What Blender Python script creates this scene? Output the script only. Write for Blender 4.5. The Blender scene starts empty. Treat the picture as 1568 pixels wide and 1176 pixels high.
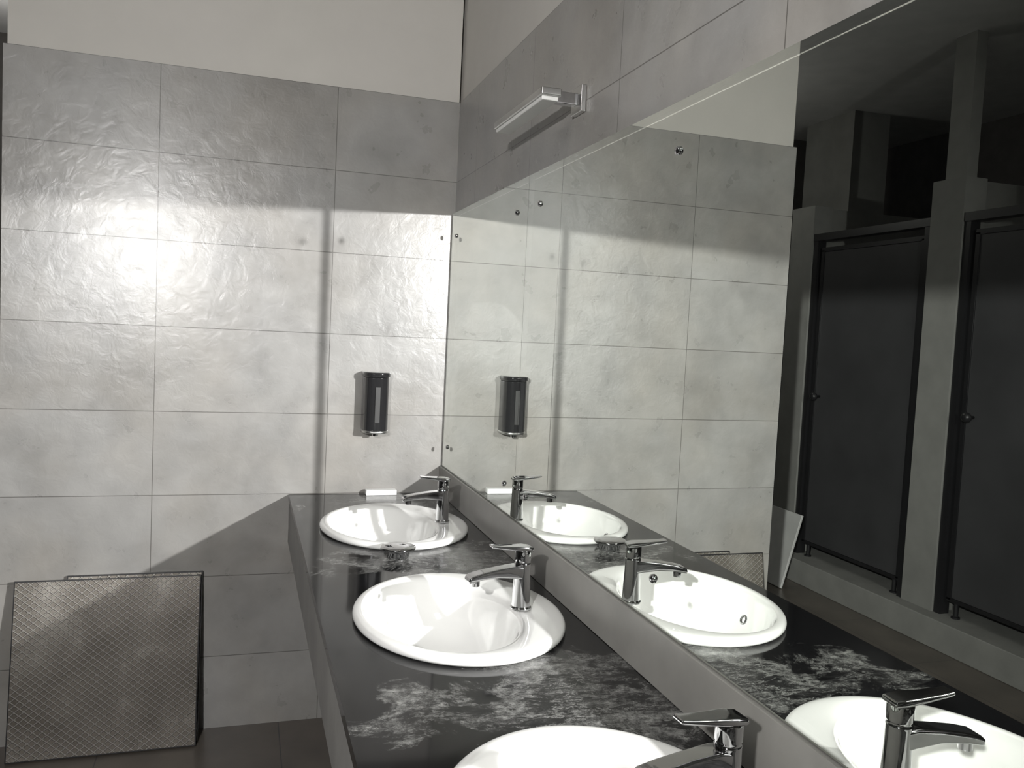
import bpy, bmesh, math, random
from mathutils import Vector, Matrix
random.seed(3)
scene = bpy.context.scene
try:
    scene.view_settings.view_transform = 'Standard'
except Exception: pass

# ------------------------------------------------------------ helpers
def new_mat(name):
    m = bpy.data.materials.new(name); m.use_nodes = True
    nt = m.node_tree
    b = nt.nodes['Principled BSDF']
    return m, nt, b
def N(nt, t, **kw):
    n = nt.nodes.new(t)
    for k, v in kw.items(): setattr(n, k, v)
    return n
def L(nt, a, b): nt.links.new(a, b)
def math_node(nt, op, a, b=None, c=None):
    n = N(nt, 'ShaderNodeMath', operation=op)
    for i, v in enumerate((a, b, c)):
        if v is None: continue
        if isinstance(v, (int, float)): n.inputs[i].default_value = v
        else: L(nt, v, n.inputs[i])
    return n.outputs[0]
def ramp(nt, fac, stops):
    r = N(nt, 'ShaderNodeValToRGB')
    el = r.color_ramp.elements
    while len(el) < len(stops): el.new(0.5)
    for e, (p, c) in zip(el, stops):
        e.position = p
        e.color = (c, c, c, 1) if isinstance(c, (int, float)) else (*c, 1)
    L(nt, fac, r.inputs[0])
    return r.outputs[0]
def mixc(nt, fac, a, b, blend='MIX'):
    m = N(nt, 'ShaderNodeMix', data_type='RGBA', blend_type=blend)
    for sock, v in ((m.inputs[0], fac), (m.inputs[6], a), (m.inputs[7], b)):
        if isinstance(v, (int, float)): sock.default_value = v
        elif isinstance(v, tuple): sock.default_value = (*v, 1)
        else: L(nt, v, sock)
    return m.outputs[2]
def noise(nt, vec, scale, detail=5, rough=.55, dist=0):
    n = N(nt, 'ShaderNodeTexNoise')
    n.inputs['Scale'].default_value = scale
    n.inputs['Detail'].default_value = detail
    n.inputs['Roughness'].default_value = rough
    n.inputs['Distortion'].default_value = dist
    if vec is not None: L(nt, vec, n.inputs['Vector'])
    return n.outputs['Fac']
def geo_pos(nt):
    return N(nt, 'ShaderNodeNewGeometry').outputs['Position']
def simple(name, col, rough=.5, metal=0, var=.04, spec=.5, coat=0, bump=0, nscale=8):
    m, nt, b = new_mat(name)
    pos = geo_pos(nt)
    f = noise(nt, pos, nscale)
    lo = tuple(max(0, c*(1-var*2)) for c in col); hi = tuple(min(1, c*(1+var*2)) for c in col)
    L(nt, ramp(nt, f, [(.3, lo), (.7, hi)]), b.inputs['Base Color'])
    b.inputs['Roughness'].default_value = rough
    b.inputs['Metallic'].default_value = metal
    b.inputs['Specular IOR Level'].default_value = spec
    b.inputs['Coat Weight'].default_value = coat
    if bump:
        bn = N(nt, 'ShaderNodeBump'); bn.inputs['Strength'].default_value = bump
        bn.inputs['Distance'].default_value = .002
        L(nt, noise(nt, pos, nscale*8), bn.inputs['Height']); L(nt, bn.outputs[0], b.inputs['Normal'])
    return m

def tile_mat(name, axis, u0, z0, base=(.252, .247, .238)):
    m, nt, b = new_mat(name)
    pos = geo_pos(nt)
    s = N(nt, 'ShaderNodeSeparateXYZ'); L(nt, pos, s.inputs[0])
    u = math_node(nt, 'ADD', s.outputs[axis], -u0 + 12.0)
    w = math_node(nt, 'ADD', s.outputs['Z'], -z0 + 6.0)
    c = N(nt, 'ShaderNodeCombineXYZ'); L(nt, u, c.inputs[0]); L(nt, w, c.inputs[1])
    br = N(nt, 'ShaderNodeTexBrick'); br.offset = 0; br.squash = 1
    L(nt, c.outputs[0], br.inputs['Vector'])
    br.inputs['Scale'].default_value = 1
    br.inputs['Mortar Size'].default_value = .0014
    br.inputs['Mortar Smooth'].default_value = .1
    br.inputs['Brick Width'].default_value = .6
    br.inputs['Row Height'].default_value = .3
    br.inputs['Color1'].default_value = (.95, .95, .95, 1)
    br.inputs['Color2'].default_value = (1.03, 1.03, 1.03, 1)
    br.inputs['Mortar'].default_value = (.40, .39, .38, 1)
    n1 = noise(nt, pos, 3.2, 6, .6, .3)
    n2 = noise(nt, pos, 11, 5, .5, .1)
    col = ramp(nt, n1, [(.28, tuple(x*.80 for x in base)), (.5, base), (.72, tuple(x*1.15 for x in base))])
    col = mixc(nt, .5, col, ramp(nt, n2, [(.2, .78), (.8, 1.16)]), 'MULTIPLY')
    n4 = noise(nt, pos, 1.9, 3)
    col = mixc(nt, ramp(nt, n4, [(.42, 0.0), (.65, .55)]), col, mixc(nt, 1.0, col, (1.01, .955, .88), 'MULTIPLY'))
    col = mixc(nt, 1.0, col, br.outputs['Color'], 'MULTIPLY')
    L(nt, col, b.inputs['Base Color'])
    L(nt, ramp(nt, n2, [(.2, .25), (.8, .34)]), b.inputs['Roughness'])
    b.inputs['Specular IOR Level'].default_value = .6
    n3 = noise(nt, pos, 22, 7, .6, .6)
    h = math_node(nt, 'MULTIPLY_ADD', br.outputs['Fac'], -1.2, n3)
    bn = N(nt, 'ShaderNodeBump'); bn.inputs['Strength'].default_value = .32; bn.inputs['Distance'].default_value = .004
    L(nt, h, bn.inputs['Height']); L(nt, bn.outputs[0], b.inputs['Normal'])
    return m

M = {}
M['tile_back'] = tile_mat('concrete_tile_back', 'X', -.457, 2.37)
M['tile_right'] = tile_mat('concrete_tile_right', 'Y', -.88, 2.37)
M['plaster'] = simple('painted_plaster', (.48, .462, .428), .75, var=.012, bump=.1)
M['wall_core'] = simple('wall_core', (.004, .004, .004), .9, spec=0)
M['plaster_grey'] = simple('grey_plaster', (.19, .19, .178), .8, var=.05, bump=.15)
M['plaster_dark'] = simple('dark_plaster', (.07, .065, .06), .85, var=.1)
M['ceiling'] = simple('ceiling_paint', (.55, .55, .54), .8, var=.03)
M['porcelain'] = simple('white_porcelain', (.70, .70, .685), .07, var=.004, coat=.6)
M['chrome'] = simple('chrome', (.62, .62, .63), .06, metal=1, var=.01)
M['alu'] = simple('brushed_aluminium', (.55, .55, .54), .3, metal=1, var=.02)
M['diffuser'] = simple('light_diffuser', (.66, .66, .64), .35, var=.01)
M['black_plastic'] = simple('black_gloss_plastic', (.018, .018, .019), .1, var=.02, coat=.5)
M['dark_rubber'] = simple('dark_seal', (.02, .02, .02), .5)
M['seam'] = simple('black_edge_paint', (.006, .006, .006), .8, spec=0)
M['door'] = simple('door_laminate', (.044, .044, .046), .30, var=.08, nscale=3)
M['door_frame'] = simple('black_door_frame', (.012, .012, .013), .35)
M['white_board'] = simple('white_board_paint', (.45, .45, .44), .5)
M['apron'] = simple('apron_cement', (.22, .215, .205), .5, var=.06, bump=.2)
M['splash'] = simple('splash_stone', (.22, .215, .20), .35, var=.06)
M['paper'] = simple('white_paper', (.75, .75, .74), .6, var=.01)

# mirror glass: reflects most light, made partly see-through for the light added behind
TR = .10
m, nt, b = new_mat('mirror_glass')
b.inputs['Metallic'].default_value = 1; b.inputs['Roughness'].default_value = 0
L(nt, ramp(nt, noise(nt, geo_pos(nt), 1.5), [(.3, (.90, .935, .885)), (.7, (.91, .945, .895))]), b.inputs['Base Color'])
tb = N(nt, 'ShaderNodeBsdfTransparent'); mx = N(nt, 'ShaderNodeMixShader'); mx.inputs[0].default_value = TR
L(nt, b.outputs[0], mx.inputs[1]); L(nt, tb.outputs[0], mx.inputs[2])
L(nt, mx.outputs[0], nt.nodes['Material Output'].inputs['Surface'])
M['mirror'] = m
# floor
m, nt, b = new_mat('dark_floor_tile')
pos = geo_pos(nt)
br = N(nt, 'ShaderNodeTexBrick'); br.offset = 0
L(nt, pos, br.inputs['Vector']); br.inputs['Scale'].default_value = 1
br.inputs['Brick Width'].default_value = .6; br.inputs['Row Height'].default_value = .6
br.inputs['Mortar Size'].default_value = .002
br.inputs['Color1'].default_value = (.105, .092, .078, 1); br.inputs['Color2'].default_value = (.115, .10, .085, 1)
br.inputs['Mortar'].default_value = (.04, .04, .04, 1)
col = mixc(nt, .6, br.outputs['Color'], ramp(nt, noise(nt, pos, 5), [(.3, .55), (.7, 1.2)]), 'MULTIPLY')
L(nt, col, b.inputs['Base Color']); b.inputs['Roughness'].default_value = .35
M['floor'] = m
# marble
m, nt, b = new_mat('black_marble')
pos = geo_pos(nt)
mp = N(nt, 'ShaderNodeMapping'); L(nt, pos, mp.inputs[0])
mp.inputs['Rotation'].default_value = (0, 0, -.25); mp.inputs['Scale'].default_value = (1.0, 1.9, 1)
warp = N(nt, 'ShaderNodeTexNoise'); warp.inputs['Scale'].default_value = 3.5; warp.inputs['Detail'].default_value = 7
warp.inputs['Roughness'].default_value = .6
L(nt, mp.outputs[0], warp.inputs['Vector'])
add = N(nt, 'ShaderNodeVectorMath', operation='MULTIPLY_ADD')
L(nt, warp.outputs['Color'], add.inputs[0]); add.inputs[1].default_value = (.7, .7, .7); L(nt, mp.outputs[0], add.inputs[2])
v = noise(nt, add.outputs[0], 3.4, 10, .66, 1.8)
vein = math_node(nt, 'ABSOLUTE', math_node(nt, 'SUBTRACT', v, .5))
veinm = ramp(nt, vein, [(0, .85), (.008, .5), (.022, .14), (.05, 0.0)])
s = N(nt, 'ShaderNodeSeparateXYZ'); L(nt, pos, s.inputs[0])
cosy = math_node(nt, 'COSINE', math_node(nt, 'MULTIPLY', math_node(nt, 'ADD', s.outputs['Y'], .96), 2*math.pi/.85))
xm = math_node(nt, 'SUBTRACT', 1.0, math_node(nt, 'MULTIPLY', math_node(nt, 'ABSOLUTE', math_node(nt, 'ADD', s.outputs['X'], .15)), 3.8))
mn = noise(nt, pos, 6.5, 10, .72, .7)
mv = math_node(nt, 'ADD', math_node(nt, 'ADD', mn, math_node(nt, 'MULTIPLY', cosy, .12)), math_node(nt, 'MULTIPLY', xm, .11))
mask = ramp(nt, mv, [(.58, 0.0), (.66, 1.0)])
grain = ramp(nt, noise(nt, pos, 55, 10, .85), [(.40, .15), (.60, 1.0)])
patch = ramp(nt, noise(nt, add.outputs[0], 5.0, 10, .78, 1.4), [(.44, 0.03), (.52, .38), (.62, .7)])
vm = math_node(nt, 'MULTIPLY', math_node(nt, 'MAXIMUM', veinm, patch), mask)
vm = math_node(nt, 'MULTIPLY', vm, grain)
L(nt, mixc(nt, vm, (.005, .005, .0055), (.38, .38, .365)), b.inputs['Base Color'])
L(nt, ramp(nt, mask, [(0, .07), (1, .20)]), b.inputs['Roughness'])
b.inputs['Specular IOR Level'].default_value = .35
M['marble'] = m
# embossed lamp panel
m, nt, b = new_mat('diamond_embossed_aluminium')
pos = N(nt, 'ShaderNodeTexCoord').outputs['Object']
s = N(nt, 'ShaderNodeSeparateXYZ'); L(nt, pos, s.inputs[0])
def grid(sign):
    a = math_node(nt, 'ADD', s.outputs['X'], math_node(nt, 'MULTIPLY', s.outputs['Z'], sign*1.25))
    f = math_node(nt, 'FRACT', math_node(nt, 'ADD', math_node(nt, 'MULTIPLY', a, 1/.029), 100.0))
    return math_node(nt, 'SUBTRACT', 1.0, math_node(nt, 'MULTIPLY', math_node(nt, 'ABSOLUTE', math_node(nt, 'SUBTRACT', f, .5)), 2.0))
g = math_node(nt, 'MAXIMUM', grid(1), grid(-1))
line = ramp(nt, g, [(.70, 0.0), (.90, 1.0)])
wear = noise(nt, pos, 4, 5, .6, .3)
base = ramp(nt, wear, [(.3, (.13, .117, .098)), (.55, (.22, .20, .172)), (.72, (.46, .435, .39))])
col = mixc(nt, line, base, mixc(nt, .5, base, (.62, .60, .56)))
L(nt, col, b.inputs['Base Color']); b.inputs['Metallic'].default_value = .5
b.inputs['Roughness'].default_value = .30
bn = N(nt, 'ShaderNodeBump'); bn.inputs['Strength'].default_value = 1; bn.inputs['Distance'].default_value = .004
L(nt, line, bn.inputs['Height']); L(nt, bn.outputs[0], b.inputs['Normal'])
M['diamond'] = m

def link(ob, parent=None):
    scene.collection.objects.link(ob)
    if parent: ob.parent = parent
    return ob
def mesh_obj(name, bm, mat, parent=None, smooth=False, loc=(0, 0, 0), rot=(0, 0, 0), bevel=0, seg=3):
    me = bpy.data.meshes.new(name)
    bmesh.ops.recalc_face_normals(bm, faces=bm.faces[:])
    bm.to_mesh(me); bm.free()
    for mm in (mat if isinstance(mat, (list, tuple)) else [mat]): me.materials.append(mm)
    if smooth:
        for p in me.polygons: p.use_smooth = True
    ob = bpy.data.objects.new(name, me); ob.location = loc; ob.rotation_euler = rot
    link(ob, parent)
    if bevel:
        md = ob.modifiers.new('bevel', 'BEVEL'); md.width = bevel; md.segments = seg
        md.limit_method = 'ANGLE'; md.angle_limit = math.radians(40)
        for p in me.polygons: p.use_smooth = True
        wn = ob.modifiers.new('wn', 'WEIGHTED_NORMAL'); wn.keep_sharp = True
    return ob
def box(name, x0, x1, y0, y1, z0, z1, mat, parent=None, bevel=0, loc=(0, 0, 0), rot=(0, 0, 0)):
    bm = bmesh.new()
    add_box(bm, x0, x1, y0, y1, z0, z1)
    return mesh_obj(name, bm, mat, parent, bevel=bevel, loc=loc, rot=rot)
def add_box(bm, x0, x1, y0, y1, z0, z1, mi=0):
    vs = [bm.verts.new((x, y, z)) for x in (x0, x1) for y in (y0, y1) for z in (z0, z1)]
    for f in ((0, 1, 3, 2), (4, 6, 7, 5), (0, 4, 5, 1), (2, 3, 7, 6), (0, 2, 6, 4), (1, 5, 7, 3)):
        fc = bm.faces.new([vs[i] for i in f]); fc.material_index = mi
def revolve(bm, prof, cx=0, cy=0, n=40, cap0=True, cap1=True):
    """prof: (rx, ry, z, ox)"""
    rings = []
    for p in prof:
        rx, ry, z = p[0], p[1], p[2]; ox = p[3] if len(p) > 3 else 0
        rings.append([bm.verts.new((cx+ox+rx*math.cos(2*math.pi*i/n), cy+ry*math.sin(2*math.pi*i/n), z)) for i in range(n)])
    for a, c in zip(rings, rings[1:]):
        for i in range(n):
            bm.faces.new((a[i], a[(i+1) % n], c[(i+1) % n], c[i]))
    if cap0: bm.faces.new(rings[0])
    if cap1: bm.faces.new(rings[-1])
    return rings
def empty(name, loc=(0, 0, 0)):
    e = bpy.data.objects.new(name, None); e.location = loc; e.empty_display_size = .1
    return link(e)

CZ = 3.15
MB, MT = .976, 1.949       # mirror bottom / top
MY1 = -4.25                # mirror end
# ------------------------------------------------------------ shell
box('floor', -4.4, .25, -5.6, 2.9, -.1, 0, M['floor'])
box('ceiling', -4.4, .25, -5.6, 2.9, CZ, CZ+.1, M['ceiling'])
bm = bmesh.new()
add_box(bm, -1.525, .0, .012, .16, 0, CZ, 1)
add_box(bm, -1.535, .0, 0, .012, 0, 2.37, 0)
mesh_obj('wall_back', bm, [M['tile_back'], M['plaster']])
# right wall: thin wall, opening added behind the mirror to pass the rear light
bm = bmesh.new()
W = .016
add_box(bm, .012, W, -5.6, 2.9, MT-.004, CZ, 1)
add_box(bm, .012, W, -5.6, 2.9, 0, MB+.004, 2)
add_box(bm, .012, W, -5.6, MY1, MB+.004, MT-.004, 2)
add_box(bm, .012, W, -.004, 2.9, MB+.004, MT-.004, 2)
add_box(bm, .003, .012, -5.6, 0, MT-.004, MT+.02, 2)
add_box(bm, 0, .003, -5.6, 0, MT-.004, MT, 2)
add_box(bm, 0, .003, -5.6, 0, MT, MT+.02, 0)
add_box(bm, 0, .012, -5.6, 0, MT+.02, 2.37, 0)
add_box(bm, 0, .012, -5.6, 0, 0, MB-.03, 0)
add_box(bm, 0, .012, -5.6, 0, MB-.03, MB+.004, 2)
add_box(bm, 0, .012, -5.6, MY1, MB+.004, MT-.004, 0)
mesh_obj('wall_right', bm, [M['tile_right'], M['plaster'], M['wall_core']])
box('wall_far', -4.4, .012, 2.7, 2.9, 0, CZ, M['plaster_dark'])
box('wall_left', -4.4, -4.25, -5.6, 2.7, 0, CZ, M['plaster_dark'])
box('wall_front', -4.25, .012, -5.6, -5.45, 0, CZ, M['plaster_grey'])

# ------------------------------------------------------------ toilet stalls (seen in the mirror)
SX = -2.74
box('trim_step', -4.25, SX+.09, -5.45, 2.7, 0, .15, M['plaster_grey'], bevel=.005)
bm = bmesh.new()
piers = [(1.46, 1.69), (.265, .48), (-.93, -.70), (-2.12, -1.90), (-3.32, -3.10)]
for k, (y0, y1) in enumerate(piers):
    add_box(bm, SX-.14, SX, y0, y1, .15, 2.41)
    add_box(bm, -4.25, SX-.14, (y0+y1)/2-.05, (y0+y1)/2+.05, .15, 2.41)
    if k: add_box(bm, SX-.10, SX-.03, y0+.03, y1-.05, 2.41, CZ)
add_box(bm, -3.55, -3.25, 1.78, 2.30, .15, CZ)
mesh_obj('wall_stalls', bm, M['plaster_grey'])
for k, (y0, y1) in enumerate([(.48, 1.46), (-.70, .265), (-1.90, -.93), (-3.10, -2.12)]):
    e = empty('door_%d' % (k+1), (SX-.04, y0, .15))
    w = y1-y0
    bm = bmesh.new()
    add_box(bm, -.03, .03, 0.004, .045, 0, 2.03); add_box(bm, -.03, .03, w-.045, w-.004, 0, 2.03)
    add_box(bm, -.035, .035, 0.004, w-.004, 2.03, 2.075)
    mesh_obj('frame', bm, M['door_frame'], e)
    box('panel', -.012, .012, .075, w-.095, .10, 1.96, M['door'], e, bevel=.003)
    bm = bmesh.new()
    add_box(bm, -.018, .018, .05, .075, .09, 1.97); add_box(bm, -.018, .018, w-.095, w-.07, .09, 1.97)
    add_box(bm, -.018, .018, .05, w-.07, 1.96, 1.985); add_box(bm, -.018, .018, .05, w-.07, .08, .10)
    mesh_obj('stile', bm, M['door_frame'], e)
    bm = bmesh.new()
    revolve(bm, [(.008, .008, 0), (.008, .008, .03), (.022, .022, .034), (.026, .026, .045), (.022, .022, .06), (.01, .01, .066)], n=24)
    bmesh.ops.rotate(bm, verts=bm.verts, matrix=Matrix.Rotation(math.pi/2, 3, 'Y'))
    mesh_obj('knob', bm, M['door_frame'], e, smooth=True, loc=(.012, w-.14, 1.04))
    bm = bmesh.new()
    for yy in (.10, w-.12):
        revolve(bm, [(.022, .022, 0), (.022, .022, .008), (.012, .012, .012), (.012, .012, .10)], cy=yy, n=16)
    mesh_obj('feet', bm, M['door_frame'], e, smooth=False)
# white board leaning near the stalls
bm = bmesh.new(); add_box(bm, -.008, .008, -.3, .3, 0, .47)
mesh_obj('leaning_white_board', bm, M['white_board'], loc=(-2.47, 1.47, 0.003), rot=(0, math.radians(-15), 0), bevel=.003)

# ------------------------------------------------------------ vanity counter
CT = .868
sinksY = [-.555, -1.405, -2.255, -3.105, -3.955]
SXc = -.288
cnt = empty('vanity_counter')
bm = bmesh.new()
X0, X1 = -.587, -.001
edges = [-.001] + [(a+b_)/2 for a, b_ in zip(sinksY, sinksY[1:])] + [-4.4]
th = .022
def rect_pt(a, cx, cy, x0, x1, y0, y1):
    dx, dy = math.cos(a), math.sin(a)
    ts = []
    if dx > 1e-9: ts.append((x1-cx)/dx)
    if dx < -1e-9: ts.append((x0-cx)/dx)
    if dy > 1e-9: ts.append((y1-cy)/dy)
    if dy < -1e-9: ts.append((y0-cy)/dy)
    t = min(ts); return cx+t*dx, cy+t*dy
for sy, ya, yb in zip(sinksY, edges, edges[1:]):
    y0, y1 = yb, ya
    angs = [2*math.pi*i/64 for i in range(64)]
    for px, py in ((X0, y0), (X0, y1), (X1, y0), (X1, y1)):
        angs.append(math.atan2(py-sy, px-SXc) % (2*math.pi))
    angs = sorted(angs)
    for z in (CT, CT-th):
        o = []; i_ = []
        for a in angs:
            o.append(bm.verts.new((*rect_pt(a, SXc, sy, X0, X1, y0, y1), z)))
            r = 1/math.sqrt((math.cos(a)/.21)**2+(math.sin(a)/.265)**2)
            i_.append(bm.verts.new((SXc+r*math.cos(a), sy+r*math.sin(a), z)))
        n = len(angs)
        for k in range(n): bm.faces.new((o[k], o[(k+1) % n], i_[(k+1) % n], i_[k]))
        if z == CT: o1, i1 = o, i_
    for k in range(n):
        bm.faces.new((i1[k], i1[(k+1) % n], i_[(k+1) % n], i_[k]))
bmesh.ops.remove_doubles(bm, verts=bm.verts, dist=1e-5)
vs = [bm.verts.new(p) for p in ((X0, -4.4, CT), (X0, -.001, CT), (X0, -.001, CT-th), (X0, -4.4, CT-th))]
bm.faces.new(vs)
mesh_obj('stone_top', bm, M['marble'], cnt)
bm = bmesh.new()
add_box(bm, X0+.002, X0+.03, -4.4, -.001, .689, CT-th)
mesh_obj('apron', bm, M['apron'], cnt)
bm = bmesh.new()
add_box(bm, X0+.03, -.002, -4.38, -4.28, 0, CT-th)
mesh_obj('end_support', bm, M['apron'], cnt)
box('trim_backsplash', -.02, -.0005, -4.4, -.001, CT+.0005, .974, M['splash'], bevel=.0015)

# ------------------------------------------------------------ sinks
for sy in sinksY:
    e = empty('oval_sink_basin', (SXc, sy, CT))
    bm = bmesh.new()
    prof = [(.226, .281, .0005, 0), (.232, .287, .004, 0), (.2335, .2885, .010, 0), (.231, .286, .0165, 0), (.225, .280, .020, 0),
            (.215, .270, .0215, -.002), (.190, .256, .0205, -.020), (.176, .249, .018, -.032), (.169, .244, .013, -.037),
            (.165, .240, .004, -.039), (.161, .235, -.015, -.040), (.152, .222, -.045, -.040), (.137, .200, -.080, -.038),
            (.112, .163, -.110, -.034), (.080, .112, -.128, -.030), (.045, .058, -.137, -.028), (.024, .024, -.140, -.028)]
    revolve(bm, prof, n=72, cap0=False, cap1=False)
    ob = mesh_obj('basin', bm, M['porcelain'], e, smooth=True)
    sd = ob.modifiers.new('s', 'SUBSURF'); sd.levels = 1; sd.render_levels = 2
    bm = bmesh.new()
    revolve(bm, [(.030, .030, -.1385), (.030, .030, -.135), (.026, .026, -.1335), (.020, .020, -.137), (.010, .010, -.1365)], cx=-.028, n=32)
    mesh_obj('drain', bm, M['chrome'], e, smooth=True)
    bm = bmesh.new()
    revolve(bm, [(.013, .013, 0), (.013, .013, .004), (.010, .010, .006), (.007, .007, .004), (.007, .007, .001)], n=24)
    mesh_obj('overflow_ring', bm, M['chrome'], e, smooth=True, loc=(-.190, 0, -.050), rot=(0, math.radians(66), 0))

# ------------------------------------------------------------ faucets
def faucet(x, y, z, rz):
    e = empty('basin_faucet', (x, y, z)); e.rotation_euler = (0, 0, rz)
    bm = bmesh.new()
    revolve(bm, [(.024, .024, 0), (.0245, .0245, .004), (.0215, .0215, .007), (.0205, .0205, .03), (.0185, .0185, .075),
                 (.0180, .0180, .100), (.0185, .0185, .104), (.0172, .0172, .106), (.0172, .0172, .109), (.0185, .0185, .111), (.0185, .0185, .132), (.0165, .0165, .137), (.010, .010, .139)], n=36)
    mesh_obj('body', bm, M['chrome'], e, smooth=False, bevel=.001, seg=2)
    bm = bmesh.new()
    secs = [(.004, .084, .018, .030), (-.02, .087, .017, .028), (-.06, .087, .016, .020), (-.10, .083, .017, .016), (-.125, .078, .018, .014), (-.133, .074, .017, .010)]
    rings = []
    for sx, sz, hw, hh in secs:
        rings.append([bm.verts.new((sx, yy, sz+zz)) for yy, zz in ((-hw, -hh/2), (hw, -hh/2), (hw, hh/2), (-hw, hh/2))])
    for a, c in zip(rings, rings[1:]):
        for i in range(4): bm.faces.new((a[i], a[(i+1) % 4], c[(i+1) % 4], c[i]))
    bm.faces.new(rings[0]); bm.faces.new(rings[-1])
    mesh_obj('spout', bm, M['chrome'], e, bevel=.004)
    bm = bmesh.new()
    revolve(bm, [(.010, .010, -.012), (.010, .010, 0)], cx=-.113, n=20)
    mesh_obj('aerator', bm, M['chrome'], e, loc=(0, 0, .072))
    bm = bmesh.new()
    secs = [(.020, .137, .016, .009), (0, .139, .018, .011), (-.03, .141, .015, .009), (-.060, .144, .013, .007), (-.080, .147, .012, .006)]
    rings = []
    for sx, sz, hw, hh in secs:
        rings.append([bm.verts.new((sx, yy, sz+zz)) for yy, zz in ((-hw, -hh/2), (hw, -hh/2), (hw, hh/2), (-hw, hh/2))])
    for a, c in zip(rings, rings[1:]):
        for i in range(4): bm.faces.new((a[i], a[(i+1) % 4], c[(i+1) % 4], c[i]))
    bm.faces.new(rings[0]); bm.faces.new(rings[-1])
    mesh_obj('lever', bm, M['chrome'], e, bevel=.003)
for k, sy in enumerate(sinksY):
    faucet([-.138, -.149, -.149, -.145, -.145][k], sy-.022, CT+.0215, math.radians([2, 6, 4, 3, 3][k]))

# pop-up drain cap lying on the counter
bm = bmesh.new()
revolve(bm, [(.030, .030, .0), (.032, .032, .003), (.034, .034, .016), (.044, .044, .021), (.049, .049, .024), (.050, .050, .0275), (.047, .047, .030), (.02, .02, .0325), (.002, .002, .033)], n=48)
mesh_obj('chrome_drain_cap', bm, M['chrome'], smooth=True, loc=(-.335, -.893, CT+.0005))
bm = bmesh.new(); add_box(bm, -.058, .058, -.016, .016, 0, .02); 
mesh_obj('small_white_box', bm, M['paper'], loc=(-.250, -.030, CT+.0005), bevel=.002, rot=(0, 0, .03))

# ------------------------------------------------------------ soap dispenser
e = empty('soap_dispenser', (-.284, 0, 1.222))
def dprof(w, d, n=28):
    pts = [(-w, 0)]
    for i in range(n+1):
        a = math.pi - math.pi*i/n
        c, s_ = math.cos(a), math.sin(a)
        pts.append((w*math.copysign(abs(c)**.75, c), -(d*.35 + d*.65*abs(s_)**.8)))
    pts.append((w, 0)); return pts
def dbody(name, w, d, z0, z1, mat, bev=.004, taper=1.0):
    bm = bmesh.new()
    a = [bm.verts.new((x, y, z0)) for x, y in dprof(w*taper, d*taper)]
    c = [bm.verts.new((x, y, z1)) for x, y in dprof(w, d)]
    n = len(a)
    for i in range(n): bm.faces.new((a[i], a[(i+1) % n], c[(i+1) % n], c[i]))
    bm.faces.new(a); bm.faces.new(c)
    return mesh_obj(name, bm, mat, e, bevel=bev)
dbody('body', .048, .088, -.106, .095, M['black_plastic'])
dbody('cap', .052, .094, .095, .114, M['black_plastic'], .006)
dbody('base', .050, .091, -.114, -.104, M['alu'], .003)
box('sight_window', -.010, .010, -.0905, -.086, -.075, .06, M['dark_rubber'], e, bevel=.002)
bm = bmesh.new(); revolve(bm, [(.012, .012, -.125), (.012, .012, -.113)], cy=-.055, n=20)
mesh_obj('nozzle', bm, M['chrome'], e)

# ------------------------------------------------------------ mirrors
mx0, mx1 = -.012, -.006
for k, (a, c) in enumerate([(-.008, -.9253), (-.9267, MY1)]):
    e = empty('wall_mirror')
    bm = bmesh.new()     # single thin silvered sheet
    bm.faces.new([bm.verts.new(p) for p in ((mx0, c, MB), (mx0, a, MB), (mx0, a, MT), (mx0, c, MT))])
    mesh_obj('glass', bm, M['mirror'], e)
    bm = bmesh.new()
    add_box(bm, mx0+.0004, -.0003, c, a, MT-.003, MT); add_box(bm, mx0+.0004, -.0003, c, a, MB, MB+.003)
    add_box(bm, mx0+.0004, -.0003, a-.003, a, MB+.003, MT-.003); add_box(bm, mx0+.0004, -.0003, c, c+.003, MB+.003, MT-.003)
    mesh_obj('edge', bm, M['seam'], e)
    bm = bmesh.new()
    ys = [-.085, c+.10] if k == 0 else [a-.10, -1.79]
    for yy in ys:
        for zz in (1.060, 1.858):
            t = bmesh.new()
            revolve(t, [(.0085, .0085, 0), (.0085, .0085, .003), (.006, .006, .006), (.002, .002, .007)], n=20)
            bmesh.ops.rotate(t, verts=t.verts, matrix=Matrix.Rotation(-math.pi/2, 3, 'Y'))
            bmesh.ops.translate(t, verts=t.verts, vec=(mx0, yy, zz))
            me = bpy.data.meshes.new('t'); t.to_mesh(me); t.free(); bm.from_mesh(me)
    mesh_obj('screws', bm, M['chrome'], e, smooth=True)
bm = bmesh.new()
add_box(bm, mx0+.0006, -.0005, -.9395, -.9365, MB+.001, MT-.001)
add_box(bm, mx0+.0006, -.0005, -.9150, -.9120, MB+.001, MT-.001)
mesh_obj('seam_shadow_strips', bm, M['seam'])  # strips added behind the glass to cast the double seam shadow

# ------------------------------------------------------------ mirror light
e = empty('wall_light_bar', (0, -1.26, 2.075))
box('wall_plate', -.014, -.0005, -.032, .032, -.032, .032, M['alu'], e, bevel=.002)
box('arm', -.075, -.014, -.012, .012, -.014, .014, M['chrome'], e, bevel=.002)
box('housing', -.118, -.068, -.045, .35, -.008, .010, M['alu'], e, bevel=.003)
box('diffuser', -.114, -.072, -.037, .342, -.018, -.008, M['diffuser'], e, bevel=.003)

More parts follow.
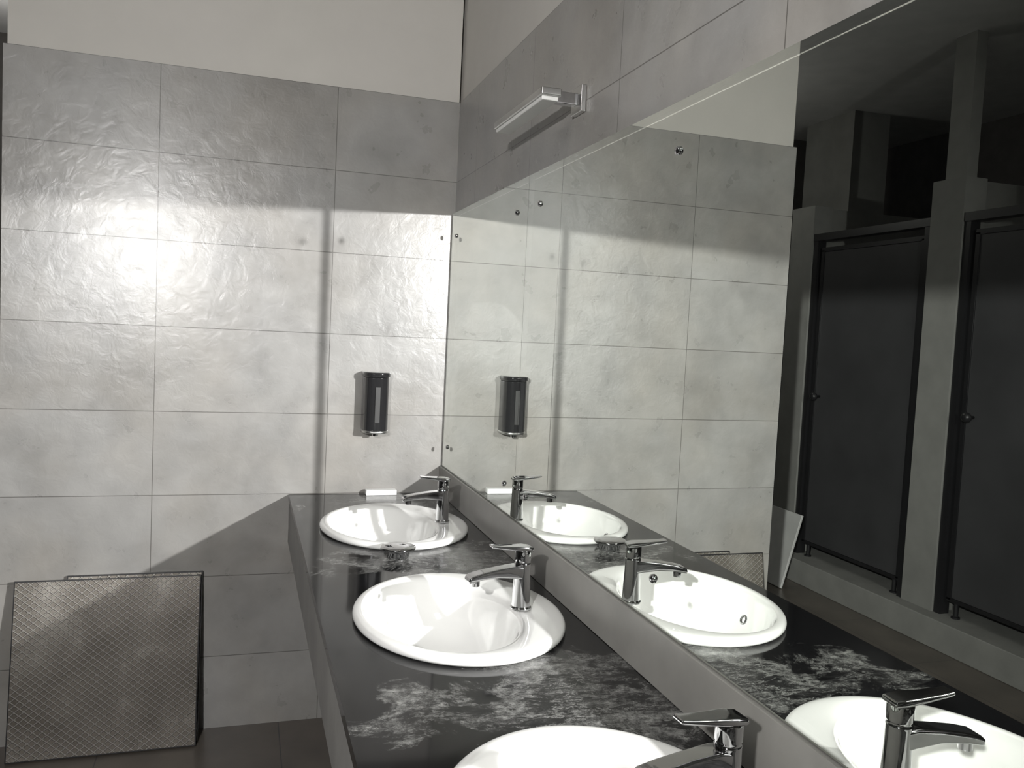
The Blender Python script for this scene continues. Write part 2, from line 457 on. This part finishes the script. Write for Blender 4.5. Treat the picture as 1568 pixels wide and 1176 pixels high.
# ------------------------------------------------------------ leaning embossed panels
def panel(name, x0, x1, yb, ytop, h, pmat):
    ang = math.atan2(ytop-yb, math.sqrt(h*h-(ytop-yb)**2))
    e = empty(name, ((x0+x1)/2, yb, .004)); e.rotation_euler = (-ang, 0, 0)
    w = (x1-x0)/2
    box('sheet', -w+.004, w-.004, -.002, .004, .004, h-.004, pmat, e)
    bm = bmesh.new()
    add_box(bm, -w, w, 0, .014, 0, .006); add_box(bm, -w, w, 0, .014, h-.006, h)
    add_box(bm, -w, -w+.006, 0, .014, .006, h-.006); add_box(bm, w-.006, w, 0, .014, .006, h-.006)
    mesh_obj('rim', bm, M['door_frame'], e)
panel('embossed_metal_panel', -1.478, -.885, -.135, -.035, .592, M['diamond'])
panel('embossed_metal_panel', -1.32, -.880, -.105, -.018, .598, M['diamond'])

# ------------------------------------------------------------ lighting
def spot(name, loc, target, power, ang=100, blend=.8, col=(1, 1, 1), r=.03):
    l = bpy.data.lights.new(name, 'SPOT'); l.energy = power; l.color = col
    l.spot_size = math.radians(ang); l.spot_blend = blend; l.shadow_soft_size = r
    o = bpy.data.objects.new(name, l); o.location = loc
    d = Vector(target)-Vector(loc); o.rotation_euler = d.to_track_quat('-Z', 'Y').to_euler()
    link(o); return o
LX, LY, LZ = 1.5, -3.85, 2.015
spot('wall_spot_lamp', (-LX, LY, LZ), (-.40, -.5, 1.55), 360, 92, 1, (1, .985, .97), .03)
spot('mirror_bounce_light', (LX, LY, LZ), (.05, -.5, 1.55), 1080/TR, 80, 1, (1, .998, .985), .036)  # added behind the mirror, stands in for the light it reflects
l = bpy.data.lights.new('ceiling_fill', 'AREA'); l.size = .6; l.energy = 13; l.color = (1, .97, .94)  # added soft fill for ambient light, not a known fixture
o = bpy.data.objects.new('ceiling_fill', l); o.location = (-1.6, -3.0, 3.1); link(o)
l = bpy.data.lights.new('corridor_fill', 'POINT'); l.energy = 9; l.shadow_soft_size = .08; l.color = (1, .97, .93)  # unseen fill, added to brighten ceiling, columns and stalls
o = bpy.data.objects.new('corridor_fill', l); o.location = (-1.75, 1.9, 2.75); link(o)
w = bpy.data.worlds.new('World'); scene.world = w; w.use_nodes = True
w.node_tree.nodes['Background'].inputs[0].default_value = (.5, .5, .5, 1)
w.node_tree.nodes['Background'].inputs[1].default_value = .02

# ------------------------------------------------------------ camera
X = Vector((.9523, -.3014, .0483)).normalized()
F = Vector((.3040, .9505, -.0633)); F = (F - X*F.dot(X)).normalized()
U = X.cross(F)
cam = bpy.data.cameras.new('camera'); co = bpy.data.objects.new('camera', cam); link(co)
mw = Matrix(((X.x, U.x, -F.x, -.762), (X.y, U.y, -F.y, -3.2), (X.z, U.z, -F.z, 1.515), (0, 0, 0, 1)))
co.matrix_world = mw
cam.sensor_width = 36; cam.lens = 1293/1568*36; cam.clip_start = .02
scene.camera = co
